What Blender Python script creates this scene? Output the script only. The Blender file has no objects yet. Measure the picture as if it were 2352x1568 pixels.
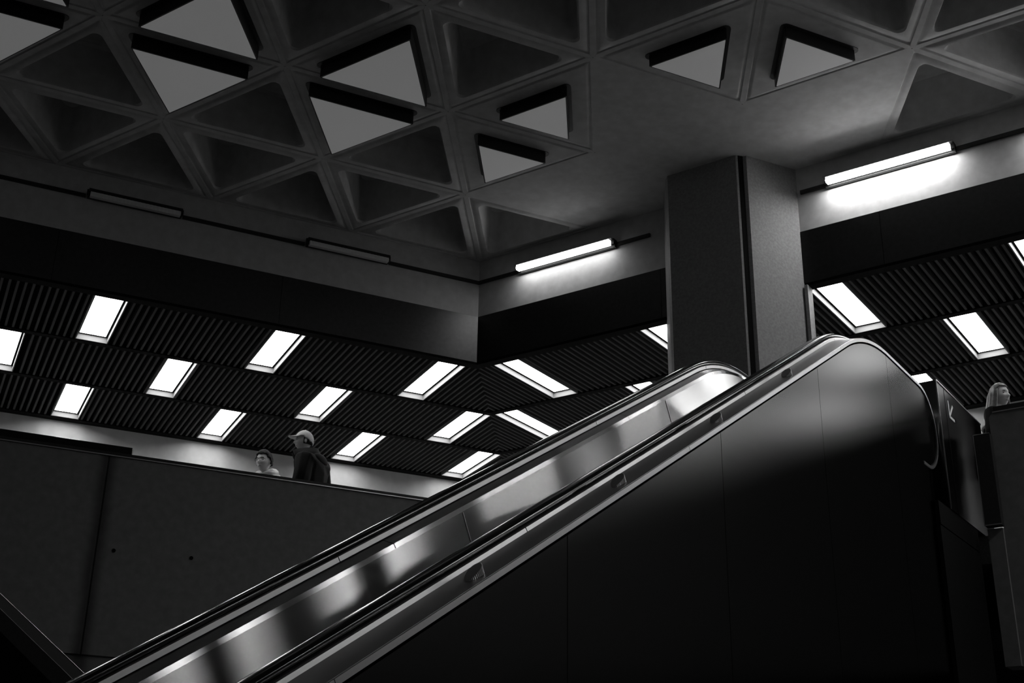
import bpy, bmesh, math, random
from mathutils import Vector, Matrix
from math import sin, cos, tan, pi, radians as rad
random.seed(4)
SC = bpy.context.scene
COL = SC.collection

# ------------------------------------------------------------------ camera
EYE = 1.6                                     # eye height above the concourse floor (z = 0)
cd = bpy.data.cameras.new('camera')
cam = bpy.data.objects.new('camera', cd)
COL.objects.link(cam)
cd.sensor_fit = 'HORIZONTAL'
cd.sensor_width = 36.0
cd.lens = 2902.424 / 2352 * 36.0
cd.clip_start = 0.05
PITCH, ROLL = 0.39846193, -0.01795244
fw = Vector((0, cos(PITCH), sin(PITCH)))
rt0 = Vector((1, 0, 0))
dn0 = fw.cross(rt0)
rt = cos(ROLL) * rt0 + sin(ROLL) * dn0
dn = -sin(ROLL) * rt0 + cos(ROLL) * dn0
cam.matrix_world = Matrix(((rt.x, -dn.x, -fw.x, 0), (rt.y, -dn.y, -fw.y, 0), (rt.z, -dn.z, -fw.z, EYE), (0, 0, 0, 1)))
SC.camera = cam

# ------------------------------------------------------------------ light and exposure
W = bpy.data.worlds.new('World')
SC.world = W
W.use_nodes = True
AMBIENT = 0.040
W.node_tree.nodes['Background'].inputs[0].default_value = (1, 1, 1, 1)
W.node_tree.nodes['Background'].inputs[1].default_value = AMBIENT
SC.view_settings.view_transform = 'Standard'
SC.view_settings.look = 'None'
SC.view_settings.gamma = 1
SC.view_settings.exposure = 0
LIGHT_PANEL = 10.0      # slatted ceiling lights
LIGHT_TRI = 32.0     # added unseen triangular lights, for bright patches on the escalator panel
LIGHT_TUBE = 55.0      # lit wall lamps

# ------------------------------------------------------------------ place frames
TH = 0.44591429                                # azimuth of the left wall
S = 1.6786633649                               # side of the ceiling triangles
LO = Vector((-3.5782797, 10.97177545, 0))      # lattice origin on plan
U = Vector((cos(TH), sin(TH), 0))
V = Vector((cos(TH - pi / 3), sin(TH - pi / 3), 0))
N1 = Vector((cos(TH + pi / 2), sin(TH + pi / 2), 0))
N2 = Vector((cos(TH + pi / 6), sin(TH + pi / 6), 0))
CORNER = LO + 3 * S * U - S * V
RA = TH                                        # frame A: x along left wall, y beyond it
RB = TH - pi / 3                               # frame B: x along right wall, y beyond it
def PA(u, n, z=0.0): return CORNER + u * U + n * N1 + Vector((0, 0, z))
def PB(v, n, z=0.0): return CORNER + v * V + n * N2 + Vector((0, 0, z))
H_CEIL = 7.0 + EYE
H_BAND = 6.25 + EYE
H_LOW = 5.65 + EYE
H_PAR = 3.86 + EYE
H_DECK = 2.85 + EYE
H_UNDER = 1.82 + EYE

# ------------------------------------------------------------------ materials
def mat(name, c, rough=0.6, metal=0.0, noise=0.0, scale=30.0, bump=0.0, spec=0.5, aniso=None, emit=0.0, coat=0.0):
    m = bpy.data.materials.new(name)
    m.use_nodes = True
    nt = m.node_tree
    b = nt.nodes['Principled BSDF']
    b.inputs['Base Color'].default_value = (c, c, c, 1)
    b.inputs['Roughness'].default_value = rough
    b.inputs['Metallic'].default_value = metal
    b.inputs['Specular IOR Level'].default_value = spec
    if coat: b.inputs['Coat Weight'].default_value = coat
    if emit:
        b.inputs['Emission Color'].default_value = (1, 1, 1, 1)
        b.inputs['Emission Strength'].default_value = emit
    if noise or bump or aniso:
        tc = nt.nodes.new('ShaderNodeTexCoord')
        mp = nt.nodes.new('ShaderNodeMapping')
        if aniso: mp.inputs['Scale'].default_value = aniso
        nz = nt.nodes.new('ShaderNodeTexNoise')
        nz.inputs['Scale'].default_value = scale
        nz.inputs['Detail'].default_value = 6
        nt.links.new(tc.outputs['Object'], mp.inputs['Vector'])
        nt.links.new(mp.outputs[0], nz.inputs['Vector'])
        if noise:
            mr = nt.nodes.new('ShaderNodeMapRange')
            mr.inputs['From Min'].default_value = 0.3
            mr.inputs['From Max'].default_value = 0.7
            mr.inputs['To Min'].default_value = c * (1 - noise)
            mr.inputs['To Max'].default_value = c * (1 + noise)
            cc = nt.nodes.new('ShaderNodeCombineColor')
            nt.links.new(nz.outputs['Fac'], mr.inputs['Value'])
            for i in range(3): nt.links.new(mr.outputs[0], cc.inputs[i])
            nt.links.new(cc.outputs[0], b.inputs['Base Color'])
        if bump:
            bp = nt.nodes.new('ShaderNodeBump')
            bp.inputs['Strength'].default_value = bump
            bp.inputs['Distance'].default_value = 0.01
            nt.links.new(nz.outputs['Fac'], bp.inputs['Height'])
            nt.links.new(bp.outputs[0], b.inputs['Normal'])
    return m

M = {}
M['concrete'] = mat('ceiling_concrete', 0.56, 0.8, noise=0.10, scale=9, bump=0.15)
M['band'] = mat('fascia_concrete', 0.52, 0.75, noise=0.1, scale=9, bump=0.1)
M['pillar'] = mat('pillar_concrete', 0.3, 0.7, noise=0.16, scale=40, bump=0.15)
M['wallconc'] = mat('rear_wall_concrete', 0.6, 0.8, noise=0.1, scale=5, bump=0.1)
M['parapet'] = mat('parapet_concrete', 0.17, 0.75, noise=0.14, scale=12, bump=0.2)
M['fascia'] = mat('fascia_metal', 0.075, 0.4, metal=1.0, noise=0.1, scale=20)
M['black'] = mat('black_metal', 0.012, 0.45)
M['slat'] = mat('slat_metal', 0.055, 0.7, spec=0.15)
M['plenum'] = mat('plenum_black', 0.006, 0.95, spec=0.1)
M['white'] = mat('white_reflector', 0.2, 0.6, spec=0.2)
M['panel'] = mat('light_panel', 0.9, 0.6, emit=LIGHT_PANEL)
M['tube'] = mat('lit_lens_underside', 0.9, 0.4, emit=LIGHT_TUBE)
M['tube_soft'] = mat('lit_lens_worn', 0.9, 0.4, emit=LIGHT_TUBE * 0.3)
M['tube_front'] = mat('lit_lens_front', 0.9, 0.4, emit=2.0)
M['lens_off'] = mat('unlit_lens', 0.85, 0.35)
M['tri_added'] = mat('added_lit_diffuser', 0.9, 0.5, emit=LIGHT_TRI)
M['diffuser'] = mat('dim_diffuser', 0.9, 0.5, emit=0.08)
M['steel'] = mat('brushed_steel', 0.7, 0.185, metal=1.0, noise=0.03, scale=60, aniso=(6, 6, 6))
def brushed(m, T, amount):
    nt = m.node_tree
    b = nt.nodes['Principled BSDF']
    g = nt.nodes.new('ShaderNodeBsdfAnisotropic')
    g.distribution = 'BECKMANN'
    g.inputs['Roughness'].default_value = b.inputs['Roughness'].default_value
    g.inputs['Anisotropy'].default_value = amount
    nt.links.new(b.inputs['Base Color'].links[0].from_socket, g.inputs['Color'])
    nt.links.new(g.outputs[0], nt.nodes['Material Output'].inputs['Surface'])
    cx = nt.nodes.new('ShaderNodeCombineXYZ')
    for i in range(3): cx.inputs[i].default_value = T[i]
    nt.links.new(cx.outputs[0], g.inputs['Tangent'])
# grain runs up the incline, so highlights spread across it
brushed(M['steel'], cos(rad(30)) * N2 + 0.5 * Vector((0, 0, 1)), 0.885)
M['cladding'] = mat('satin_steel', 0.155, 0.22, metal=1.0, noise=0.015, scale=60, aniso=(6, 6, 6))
brushed(M['fascia'], Vector((0, 0, 1)), 0.0)
brushed(M['cladding'], Vector((0, 0, 1)), 0.0)
M['trim'] = mat('edge_steel', 0.6, 0.35, metal=1.0)
M['deck'] = mat('deck_steel', 0.32, 0.38, metal=1.0)
M['rubber'] = mat('rubber', 0.004, 0.14, spec=0.5)
M['gap'] = mat('dark_gap', 0.005, 0.9, spec=0.1)
M['floor'] = mat('terrazzo_floor', 0.2, 0.5, noise=0.3, scale=90)
M['dark'] = mat('dark_panel', 0.025, 0.5, noise=0.2, scale=20, spec=0.3)
M['kpanel'] = mat('grey_steel', 0.17, 0.3, metal=1.0, noise=0.02)
brushed(M['kpanel'], Vector((0, 0, 1)), 0.0)
M['paint'] = mat('white_paint', 0.92, 0.5)
M['skin'] = mat('skin', 0.6, 0.55)
M['hair'] = mat('dark_hair', 0.012, 0.7, spec=0.2)
M['fair'] = mat('fair_hair', 0.2, 0.4, noise=0.5, scale=60, aniso=(4, 4, 0.3))
M['cap'] = mat('light_cap', 0.62, 0.9, noise=0.15, scale=120)
M['jacket'] = mat('black_jacket', 0.008, 0.8, spec=0.12)
M['hoodie'] = mat('pale_hoodie', 0.62, 0.9)
M['lip'] = mat('lip', 0.24, 0.5)
M['eye'] = mat('eye_dark', 0.02, 0.3)
M['lensglass'] = mat('glasses_lens', 0.8, 0.15)

# ------------------------------------------------------------------ helpers
def tag(o, label=None, cat=None, group=None, kind=None):
    if label: o['label'] = label
    if cat: o['category'] = cat
    if group: o['group'] = group
    if kind: o['kind'] = kind
    return o
def empty(name, loc, rotz=0.0):
    o = bpy.data.objects.new(name, None)
    o.empty_display_size = 0.1
    COL.objects.link(o)
    o.location = loc
    o.rotation_euler = (0, 0, rotz)
    return o
def obj(name, bm, m, parent=None, loc=None, rotz=0.0, smooth=False, label=None):
    bmesh.ops.recalc_face_normals(bm, faces=bm.faces)
    me = bpy.data.meshes.new(name)
    bm.to_mesh(me)
    bm.free()
    for mm in (m if isinstance(m, (list, tuple)) else [m]): me.materials.append(mm)
    if smooth:
        for p in me.polygons: p.use_smooth = True
    o = bpy.data.objects.new(name, me)
    COL.objects.link(o)
    if parent: o.parent = parent
    if loc is not None: o.location = loc
    o.rotation_euler = (0, 0, rotz)
    if label: o['label'] = label
    return o
def BM(): return bmesh.new()
def box(bm, x0, x1, y0, y1, z0, z1):
    vs = [bm.verts.new((x, y, z)) for x in (x0, x1) for y in (y0, y1) for z in (z0, z1)]
    for f in ((0, 1, 3, 2), (4, 6, 7, 5), (0, 4, 5, 1), (2, 3, 7, 6), (0, 2, 6, 4), (1, 5, 7, 3)):
        bm.faces.new([vs[i] for i in f])
    return bm
def prism(bm, pts, z0, z1):
    a = [bm.verts.new((p[0], p[1], z0)) for p in pts]
    b = [bm.verts.new((p[0], p[1], z1)) for p in pts]
    n = len(pts)
    bm.faces.new(a)
    bm.faces.new(b)
    for i in range(n): bm.faces.new((a[i], a[(i + 1) % n], b[(i + 1) % n], b[i]))
    return bm
def loft(bm, rings, closed=True, cap=True, wrap=False):
    vr = [[bm.verts.new(p) for p in r] for r in rings]
    n = len(rings[0])
    for i in range(len(vr) - (0 if wrap else 1)):
        a, b = vr[i], vr[(i + 1) % len(vr)]
        for j in range(n if closed else n - 1):
            bm.faces.new((a[j], a[(j + 1) % n], b[(j + 1) % n], b[j]))
    if cap and closed and not wrap:
        bm.faces.new(vr[0])
        bm.faces.new(vr[-1])
    return vr
def copy_tree(o, parent=None):
    c = o.copy()
    COL.objects.link(c)
    if parent: c.parent = parent
    for ch in list(o.children): copy_tree(ch, c)
    return c
def bevel(o, w, seg=2):
    md = o.modifiers.new('bevel', 'BEVEL')
    md.width = w
    md.segments = seg
    md.limit_method = 'ANGLE'
    return o

# ================================================================== SETTING
# concourse floor
obj('floor', box(BM(), -30, 45, -30, 40, -0.3, 0), M['floor'])['kind'] = 'structure'

# ---- coffered triangular ceiling: one continuous cast slab
def tri_ring(P, t, z, r, nseg=5):
    """triangle P (ccw) inset by t with corners rounded by r"""
    c = (P[0] + P[1] + P[2]) / 3
    inr = S / (2 * math.sqrt(3))
    k = (inr - t) / inr
    Q = [c + (p - c) * k for p in P]
    r = min(r, (inr - t) * 0.7)
    out = []
    for i in range(3):
        q, a, b = Q[i], Q[i - 1], Q[(i + 1) % 3]
        da, db = (a - q).normalized(), (b - q).normalized()
        bis = (da + db).normalized()
        cc = q + bis * (2 * r)
        for j in range(nseg):
            ang = -pi / 3 + 2 * pi / 3 * j / (nseg - 1)
            d = -bis
            ca, sa = cos(ang), sin(ang)
            out.append(Vector((cc.x + r * (d.x * ca - d.y * sa), cc.y + r * (d.x * sa + d.y * ca), z)))
    return out
def node(a, b): return LO + a * S * U + b * S * V
LIGHTS_BIG = {(-1, 1, 1), (-1, 1, 0), (0, 1, 1), (0, 1, 0), (-2, 1, 1), (-2, 1, 0)}
LIGHTS_ADDED = [(2, 6, 0), (2, 6, 1), (0, 7, 0), (0, 7, 1)]  # unseen lit lights, added to reflect as bright patches in the inner panel
LIGHTS_SMALL = {(1, 1, 1), (1, 1, 0), (1, 2, 1), (1, 3, 0)}
SOLID = {(1, 2, 0), (2, 1, 0), (2, 1, 1), (2, 2, 0), (2, 0, 1), (2, 2, 1)}
def tri(a, b, up):
    # up=1: (a,b),(a+1,b),(a,b+1) ; up=0: (a,b),(a+1,b-1),(a+1,b)
    P = [node(a, b), node(a + 1, b), node(a, b + 1)] if up else [node(a, b), node(a + 1, b - 1), node(a + 1, b)]
    n = (P[1] - P[0]).cross(P[2] - P[0])
    return P if n.z > 0 else [P[0], P[2], P[1]]
bm = BM()
Z = H_CEIL
for a in range(-6, 3):
    for b in range(-1, 13):
        for up in (1, 0):
            if not up and b == -1: continue
            k = (a, b, up)
            P = tri(a, b, up)
            g = [(0.0, Z, 0.004), (0.026, Z, 0.01), (0.034, Z + 0.011, 0.012), (0.046, Z + 0.011, 0.016), (0.056, Z, 0.02)]
            if k in SOLID:
                g = [(0.0, Z, 0.004), (0.05, Z, 0.01)]
            elif k in LIGHTS_SMALL or k in LIGHTS_ADDED or k in LIGHTS_BIG:
                g += [(0.075, Z, 0.02)]
            else:
                g += [(0.115, Z - 0.004, 0.06), (0.125, Z + 0.012, 0.065), (0.165, Z + 0.5, 0.08), (0.19, Z + 0.53, 0.08)]
            loft(bm, [tri_ring(P, *q) for q in g], cap=False)
            bm.verts.ensure_lookup_table()
            bm.faces.new(bm.verts[-15:])
bmesh.ops.remove_doubles(bm, verts=bm.verts, dist=0.0005)
o = obj('ceiling', bm, M['concrete'])
o['kind'] = 'structure'
md = o.modifiers.new('es', 'EDGE_SPLIT')
md.split_angle = rad(35)
for p in o.data.polygons: p.use_smooth = True
# lid above the slab keeps the room closed
bm = BM()
prism(bm, [node(-6.5, -1) - Vector((0, 0, 0)), node(3, -1), node(3, 13.5), node(-6.5, 13.5)], Z + 0.56, Z + 0.7)
obj('ceiling', bm, M['plenum'])['kind'] = 'structure'

# ---- left and right fascias (frame A / frame B)
LEN_A, LEN_B = 10.0, 32.0
def tri_end(x0, x1, y0, y1, z0, z1, side):
    """box along a wall whose corner end is mitred on the 60 degree bisector"""
    bm = BM()
    t = tan(pi / 6)
    if side == 'A': pts = [(x0, y0), (x1 + y0 * t, y0), (x1 + y1 * t, y1), (x0, y1)]
    else: pts = [(x0 - y0 * t, y0), (x1, y0), (x1, y1), (x0 - y1 * t, y1)]
    return prism(bm, pts, z0, z1)
def setting(name, bm, m, fr):
    o = obj(name, bm, m, loc=CORNER, rotz=RA if fr == 'A' else RB)
    o['kind'] = 'structure'
    return o
setting('wall_left', tri_end(-LEN_A, 0, 0, 0.12, H_BAND, Z + 0.5, 'A'), M['band'], 'A')
setting('wall_right', tri_end(0, LEN_B, 0, 0.12, H_BAND, Z + 0.5, 'B'), M['band'], 'B')
# lower dark metal fascia in sheets
def fascia(name, x0, x1, joints, fr):
    bm = BM()
    xs = [x0] + joints + [x1]
    t = tan(pi / 6)
    for i in range(len(xs) - 1):
        a, b = xs[i] + (0.002 if i else 0), xs[i + 1] - (0.002 if i < len(xs) - 2 else 0)
        y0, y1 = -0.004, 0.1
        pts = [(a, y0), (b, y0), (b, y1), (a, y1)]
        if fr == 'A' and i == len(xs) - 2: pts = [(a, y0), (b + y0 * t, y0), (b + y1 * t, y1), (a, y1)]
        if fr == 'B' and i == 0: pts = [(a - y0 * t, y0), (b, y0), (b, y1), (a - y1 * t, y1)]
        prism(bm, pts, H_LOW, H_BAND - 0.003)
    return setting(name, bm, M['fascia'], fr)
fascia('wall_left', -LEN_A, 0, [-8, -4.9, -2.45], 'A')
fascia('wall_right', 0, LEN_B, [2.5, 4.99, 7.5, 10, 12.5, 15, 17.5, 20, 22.5, 25, 27.5], 'B')
setting('trim_1', tri_end(-LEN_A, 0, 0, 0.12, H_LOW - 0.03, H_LOW - 0.001, 'A'), M['plenum'], 'A')
setting('trim_2', tri_end(0, LEN_B, 0, 0.12, H_LOW - 0.03, H_LOW - 0.001, 'B'), M['plenum'], 'B')

# ---- slatted mezzanine ceilings, mitred at the corner
ROW = 1.49
DEPTH = 4.66
PITCH_S = 0.08
A_ROWS = [[-0.08 - 2 * i for i in range(4)], [0.94, -1.0, -2.99, -4.98], [1.80, 0.02, -1.98, -3.97, -5.97]]   # right edge of each light
LW = 0.345
B_ROWS = [[0.14 + 2.0 * i for i in range(15)], [-0.86, 1.12, 3.1] + [5.08 + 2.0 * i for i in range(12)], [0.1, 2.1, 4.08] + [6.14 + 2.0 * i for i in range(12)]]       # left edge of each light
def row_y(k): return 0.13 + ROW * k
def slats(fr):
    bm = BM()
    t = tan(pi / 6)
    x0, x1 = (-LEN_A, t * DEPTH) if fr == 'A' else (-t * DEPTH, LEN_B)
    n = int((x1 - x0) / PITCH_S)
    for k in range(3):
        ya, yb = row_y(k), row_y(k) + ROW - 0.09
        lights = [(r - LW, r) for r in A_ROWS[k]] if fr == 'A' else [(l, l + LW) for l in B_ROWS[k]]
        for i in range(n + 1):
            x = (round(x0 / PITCH_S) + i) * PITCH_S
            if any(a - 0.022 < x < b + 0.022 for a, b in lights): continue
            lim = x / t if fr == 'A' else -x / t
            y0 = max(ya, lim)
            if y0 > yb - 0.03: continue
            w = 0.013
            sk = w / t if lim > ya else 0
            if fr == 'A': pts = [(x - w, y0 - sk), (x + w, y0 + sk), (x + w, yb), (x - w, yb)]
            else: pts = [(x - w, y0 + sk), (x + w, y0 - sk), (x + w, yb), (x - w, yb)]
            prism(bm, pts, H_LOW, H_LOW + 0.07)
    return bm
setting('ceiling', slats('A'), M['slat'], 'A')
setting('ceiling', slats('B'), M['slat'], 'B')
for fr in 'AB':
    bm = BM()
    t = tan(pi / 6)
    for k in range(4):
        y1 = row_y(k) + 0.0
        y0 = y1 - 0.09
        if k == 3: y1 += 0.06
        for (ya, yb, za, zb) in ((y0, y1, H_LOW - 0.012, H_LOW + 0.12),):
            if fr == 'A': pts = [(-LEN_A, ya), (ya * t, ya), (yb * t, yb), (-LEN_A, yb)]
            else: pts = [(-ya * t, ya), (LEN_B, ya), (LEN_B, yb), (-yb * t, yb)]
            prism(bm, pts, za, zb)
    setting('trim_3' if fr == 'A' else 'trim_4', bm, M['plenum'], fr)
    bm = BM()
    pts = [(-LEN_A, 0.121), (0.121 * t, 0.121), (DEPTH * t, DEPTH), (-LEN_A, DEPTH)] if fr == 'A' else [(-0.121 * t, 0.121), (LEN_B, 0.121), (LEN_B, DEPTH), (-DEPTH * t, DEPTH)]
    prism(bm, pts, H_LOW + 0.16, H_LOW + 0.26)
    setting('ceiling', bm, M['plenum'], fr)

# ---- mezzanine floor, rear wall, parapets
for fr in 'AB':
    x0, x1 = (-LEN_A, 0) if fr == 'A' else (0, LEN_B)
    setting('floor', tri_end(x0, x1, 0.14, DEPTH, H_DECK - 0.25, H_DECK, fr), M['floor'], fr)
    setting('wall_back', tri_end(x0, x1, DEPTH, DEPTH + 0.2, H_UNDER, H_LOW + 0.3, fr), M['wallconc'], fr)
setting('wall_back', tri_end(-LEN_A, 0, 7.5, 7.7, 0, H_UNDER, 'A'), M['dark'], 'A')
setting('wall_back', tri_end(0, LEN_B, 7.5, 7.7, 0, H_UNDER, 'B'), M['dark'], 'B')
setting('ceiling', tri_end(-LEN_A, 0, 0.14, 7.5, H_UNDER + 0.02, H_UNDER + 0.2, 'A'), M['dark'], 'A')
setting('ceiling', tri_end(0, LEN_B, 0.14, 7.5, H_UNDER + 0.02, H_UNDER + 0.2, 'B'), M['dark'], 'B')

# stained concrete for the left parapet: a dirty vertical joint
def stained(name, src, xs):
    m = mat(name, *src)
    nt = m.node_tree
    b = nt.nodes['Principled BSDF']
    old = b.inputs['Base Color'].links[0].from_socket
    tc = [n for n in nt.nodes if n.type == 'TEX_COORD'][0]
    sp = nt.nodes.new('ShaderNodeSeparateXYZ')
    nt.links.new(tc.outputs['Object'], sp.inputs[0])
    nz = nt.nodes.new('ShaderNodeTexNoise')
    nz.inputs['Scale'].default_value = 2.2
    nt.links.new(tc.outputs['Object'], nz.inputs['Vector'])
    ad = nt.nodes.new('ShaderNodeMath'); ad.operation = 'MULTIPLY_ADD'
    ad.inputs[1].default_value = 0.06; ad.inputs[2].default_value = -0.03 - xs
    nt.links.new(nz.outputs['Fac'], ad.inputs[0])
    s = nt.nodes.new('ShaderNodeMath'); s.operation = 'ADD'
    nt.links.new(sp.outputs[0], s.inputs[0]); nt.links.new(ad.outputs[0], s.inputs[1])
    ab = nt.nodes.new('ShaderNodeMath'); ab.operation = 'ABSOLUTE'
    nt.links.new(s.outputs[0], ab.inputs[0])
    mr = nt.nodes.new('ShaderNodeMapRange'); mr.interpolation_type = 'SMOOTHSTEP'
    mr.inputs['From Min'].default_value = 0.012; mr.inputs['From Max'].default_value = 0.14
    mr.inputs['To Min'].default_value = 0.3; mr.inputs['To Max'].default_value = 1
    nt.links.new(ab.outputs[0], mr.inputs['Value'])
    mx = nt.nodes.new('ShaderNodeMix'); mx.data_type = 'RGBA'; mx.blend_type = 'MULTIPLY'
    mx.inputs[0].default_value = 1
    cc = nt.nodes.new('ShaderNodeCombineColor')
    for i in range(3): nt.links.new(mr.outputs[0], cc.inputs[i])
    nt.links.new(old, mx.inputs[6]); nt.links.new(cc.outputs[0], mx.inputs[7])
    nt.links.new(mx.outputs[2], b.inputs['Base Color'])
    return m
M['parapetA'] = stained('stained_parapet_concrete', (0.21, 0.75, 0.0, 0.12, 12, 0.2), -4.06)
bm = BM()
J = -4.06
prism(bm, [(-LEN_A, 0), (J - 0.012, 0), (J - 0.004, 0.012), (J + 0.004, 0.012), (J + 0.012, 0), (0, 0), (0.13 * tan(pi / 6), 0.13), (-LEN_A, 0.13)], H_UNDER + 0.05, H_PAR)
prism(bm, [(-LEN_A, 0.03), (0.03 * tan(pi / 6), 0.03), (0.13 * tan(pi / 6), 0.13), (-LEN_A, 0.13)], H_UNDER + 0.0, H_UNDER + 0.05)
prism(bm, [(-LEN_A, 0.0), (0, 0.0), (0.13 * tan(pi / 6), 0.13), (-LEN_A, 0.13)], H_UNDER - 0.15, H_UNDER)
par = setting('wall_left_parapet', bm, M['parapetA'], 'A')
cap = obj('coping', tri_end(-LEN_A, 0, -0.014, 0.15, H_PAR, H_PAR + 0.035, 'A'), M['black'], par)
obj('coping_edge', tri_end(-LEN_A, 0, -0.017, -0.012, H_PAR - 0.006, H_PAR + 0.004, 'A'), M['trim'], cap)
for u_, z_ in ((-3.885, 2.895), (-3.115, 2.91)):
    bm = BM()
    bmesh.ops.create_cone(bm, cap_ends=True, segments=14, radius1=0.02, radius2=0.02, depth=0.012, matrix=Matrix.Translation((u_, 0.0, z_ + EYE)) @ Matrix.Rotation(pi / 2, 4, 'X'))
    obj('tie_hole', bm, M['gap'], par)
# right parapet: hidden stretch left of the escalator and the near slab right of it
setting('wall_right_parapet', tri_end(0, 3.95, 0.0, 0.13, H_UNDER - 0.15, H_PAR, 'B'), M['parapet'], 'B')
bm = BM()
X0 = 5.79
pts = [(X0, H_UNDER - 0.15), (LEN_B, H_UNDER - 0.15), (LEN_B, 3.91 + EYE)]
for i in range(7):
    a = pi / 2 + pi / 2 * i / 6
    pts.append((X0 + 0.06 + 0.06 * cos(a), 3.85 + EYE + 0.06 * sin(a)))
a_ = [bm.verts.new((p[0], -0.06, p[1])) for p in pts]
b_ = [bm.verts.new((p[0], 0.12, p[1])) for p in pts]
bm.faces.new(a_); bm.faces.new(b_)
for i in range(len(pts)): bm.faces.new((a_[i], a_[(i + 1) % len(pts)], b_[(i + 1) % len(pts)], b_[i]))
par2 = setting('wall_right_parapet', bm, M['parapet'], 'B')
cap2 = obj('coping', box(BM(), X0 + 0.05, LEN_B, -0.075, 0.135, 3.912 + EYE, 3.96 + EYE), M['black'], par2)
obj('coping_edge', box(BM(), X0 + 0.04, LEN_B, -0.08, -0.058, 3.904 + EYE, 3.914 + EYE), M['trim'], cap2)
# edge of the mezzanine slab under the landing
setting('wall_right_edge', box(BM(), 5.66, X0, -0.1, 0.139, H_UNDER - 0.15, H_DECK - 0.003), M['parapet'], 'B')
setting('floor', box(BM(), 4.25, 5.579, -1.25, -0.11, H_DECK - 0.2, H_DECK - 0.003), M['gap'], 'B')

# ================================================================== THINGS
# ---- pillar
def rhomb_pillar():
    t = empty('pillar', PB(3.37, -0.3, H_DECK), RB)
    tag(t, 'big angular concrete pillar rising from behind the escalator to the coffered ceiling', 'pillar')
    def rel(p): return (p[0] - 3.37, p[1] + 0.3)
    A_ = (2.93, -0.62); Bp = (3.80, -0.62)
    zb, zt = 0.0, Z - H_DECK + 0.02
    c = 0.05
    # plan outline, re-entrant notch at the near right corner, plain chamfer at the left corner
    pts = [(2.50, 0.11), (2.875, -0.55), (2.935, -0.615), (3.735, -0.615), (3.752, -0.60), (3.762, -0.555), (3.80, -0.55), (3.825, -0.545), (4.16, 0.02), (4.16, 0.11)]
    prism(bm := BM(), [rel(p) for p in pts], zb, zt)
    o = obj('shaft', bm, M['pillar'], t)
    # thin shadow joint strip in the notch
    prism(bm := BM(), [rel(p) for p in [(3.745, -0.606), (3.757, -0.595), (3.790, -0.556), (3.768, -0.552)]], zb, zt - 0.01)
    obj('joint_strip', bm, M['gap'], t)
    prism(bm := BM(), [rel(p) for p in [(4.155, -0.03), (4.19, -0.03), (4.19, 0.10), (4.155, 0.10)]], zb, H_LOW - H_DECK - 0.03)
    obj('edge_trim', bm, M['pillar'], t)
    return t
rhomb_pillar()

# ---- recessed lights of the slatted ceilings
def make_panel_light():
    t = empty('ceiling_light', (0, 0, 0))
    L = ROW - 0.125
    zt = 0.075
    bm = BM()
    w = 0.012
    for (x0, x1, y0, y1) in ((-w, 0, -w, L + w), (LW, LW + w, -w, L + w), (0, LW, -w, 0), (0, LW, L, L + w)):
        box(bm, x0, x1, y0, y1, -0.006, zt)
    obj('frame', bm, M['white'], t)
    bm = BM()
    for (x0, x1, y0, y1) in ((0.0, 0.024, 0, L), (LW - 0.024, LW, 0, L), (0.024, LW - 0.024, 0, 0.024), (0.024, LW - 0.024, L - 0.024, L)):
        box(bm, x0, x1, y0, y1, zt - 0.012, zt)
    obj('retaining_edge', bm, M['gap'], t)
    obj('diffuser', box(BM(), 0.016, LW - 0.016, 0.016, L - 0.016, zt - 0.008, zt + 0.004), M['panel'], t)
    obj('housing', box(BM(), -w, LW + w, -w, L + w, zt + 0.005, zt + 0.08), M['plenum'], t)
    return t
ORD = ['nearest the corner', 'second from the corner', 'third from the corner', 'fourth from the corner', 'fifth from the corner', 'sixth from the corner', 'seventh from the corner', 'eighth from the corner', 'ninth from the corner', 'tenth from the corner', 'eleventh from the corner', 'twelfth from the corner', 'thirteenth from the corner', 'fourteenth from the corner', 'fifteenth from the corner', 'sixteenth from the corner']
RNAME = ['row beside the fascia', 'middle row', 'row by the rear wall']
proto = make_panel_light()
first = True
for fr, rows in (('A', A_ROWS), ('B', B_ROWS)):
    for k, row in enumerate(rows):
        for i, x in enumerate(row):
            if fr == 'A' and x < -6.3: continue
            t = proto if first else copy_tree(proto)
            first = False
            y = row_y(k) + 0.012
            t.location = PA(x - LW, y, H_LOW) if fr == 'A' else PB(x, y, H_LOW)
            t.rotation_euler = (0, 0, RA if fr == 'A' else RB)
            tag(t, 'light panel in the %s slatted ceiling, %s, %s' % ('left' if fr == 'A' else 'right', RNAME[k], ORD[i]),
                'ceiling light', 'lights of the %s slatted ceiling' % ('left' if fr == 'A' else 'right'))

# ---- triangular light boxes of the coffered ceiling
def tri_light(key, label, big, lit=False):
    P = tri(*key)
    c = (P[0] + P[1] + P[2]) / 3
    t = empty('triangular_light', Vector((c.x, c.y, Z)))
    tag(t, label, 'ceiling light', 'triangular ceiling lights')
    Pl = [p - c for p in P]
    tin = lambda side: S / (2 * math.sqrt(3)) - side / (2 * math.sqrt(3))
    sw = 1.045 if big else 0.745
    sh = 1.09 if big else 0.79
    sp_ = 1.23 if big else 0.93
    zl = -0.135 if big else -0.115
    bm = BM()
    loft(bm, [tri_ring(Pl, tin(sh), zl, 0.006), tri_ring(Pl, tin(sh), -0.001, 0.006)])
    obj('housing', bm, M['black'], t)
    bm = BM()
    loft(bm, [tri_ring(Pl, tin(sp_), -0.006, 0.05), tri_ring(Pl, tin(sp_), -0.001, 0.05)])
    obj('backplate', bm, M['black'], t)
    bm = BM()
    loft(bm, [tri_ring(Pl, tin(sw), zl - 0.004, 0.004), tri_ring(Pl, tin(sw), zl + 0.01, 0.004)])
    obj('diffuser', bm, M['tri_added'] if lit else M['diffuser'], t)
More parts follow.
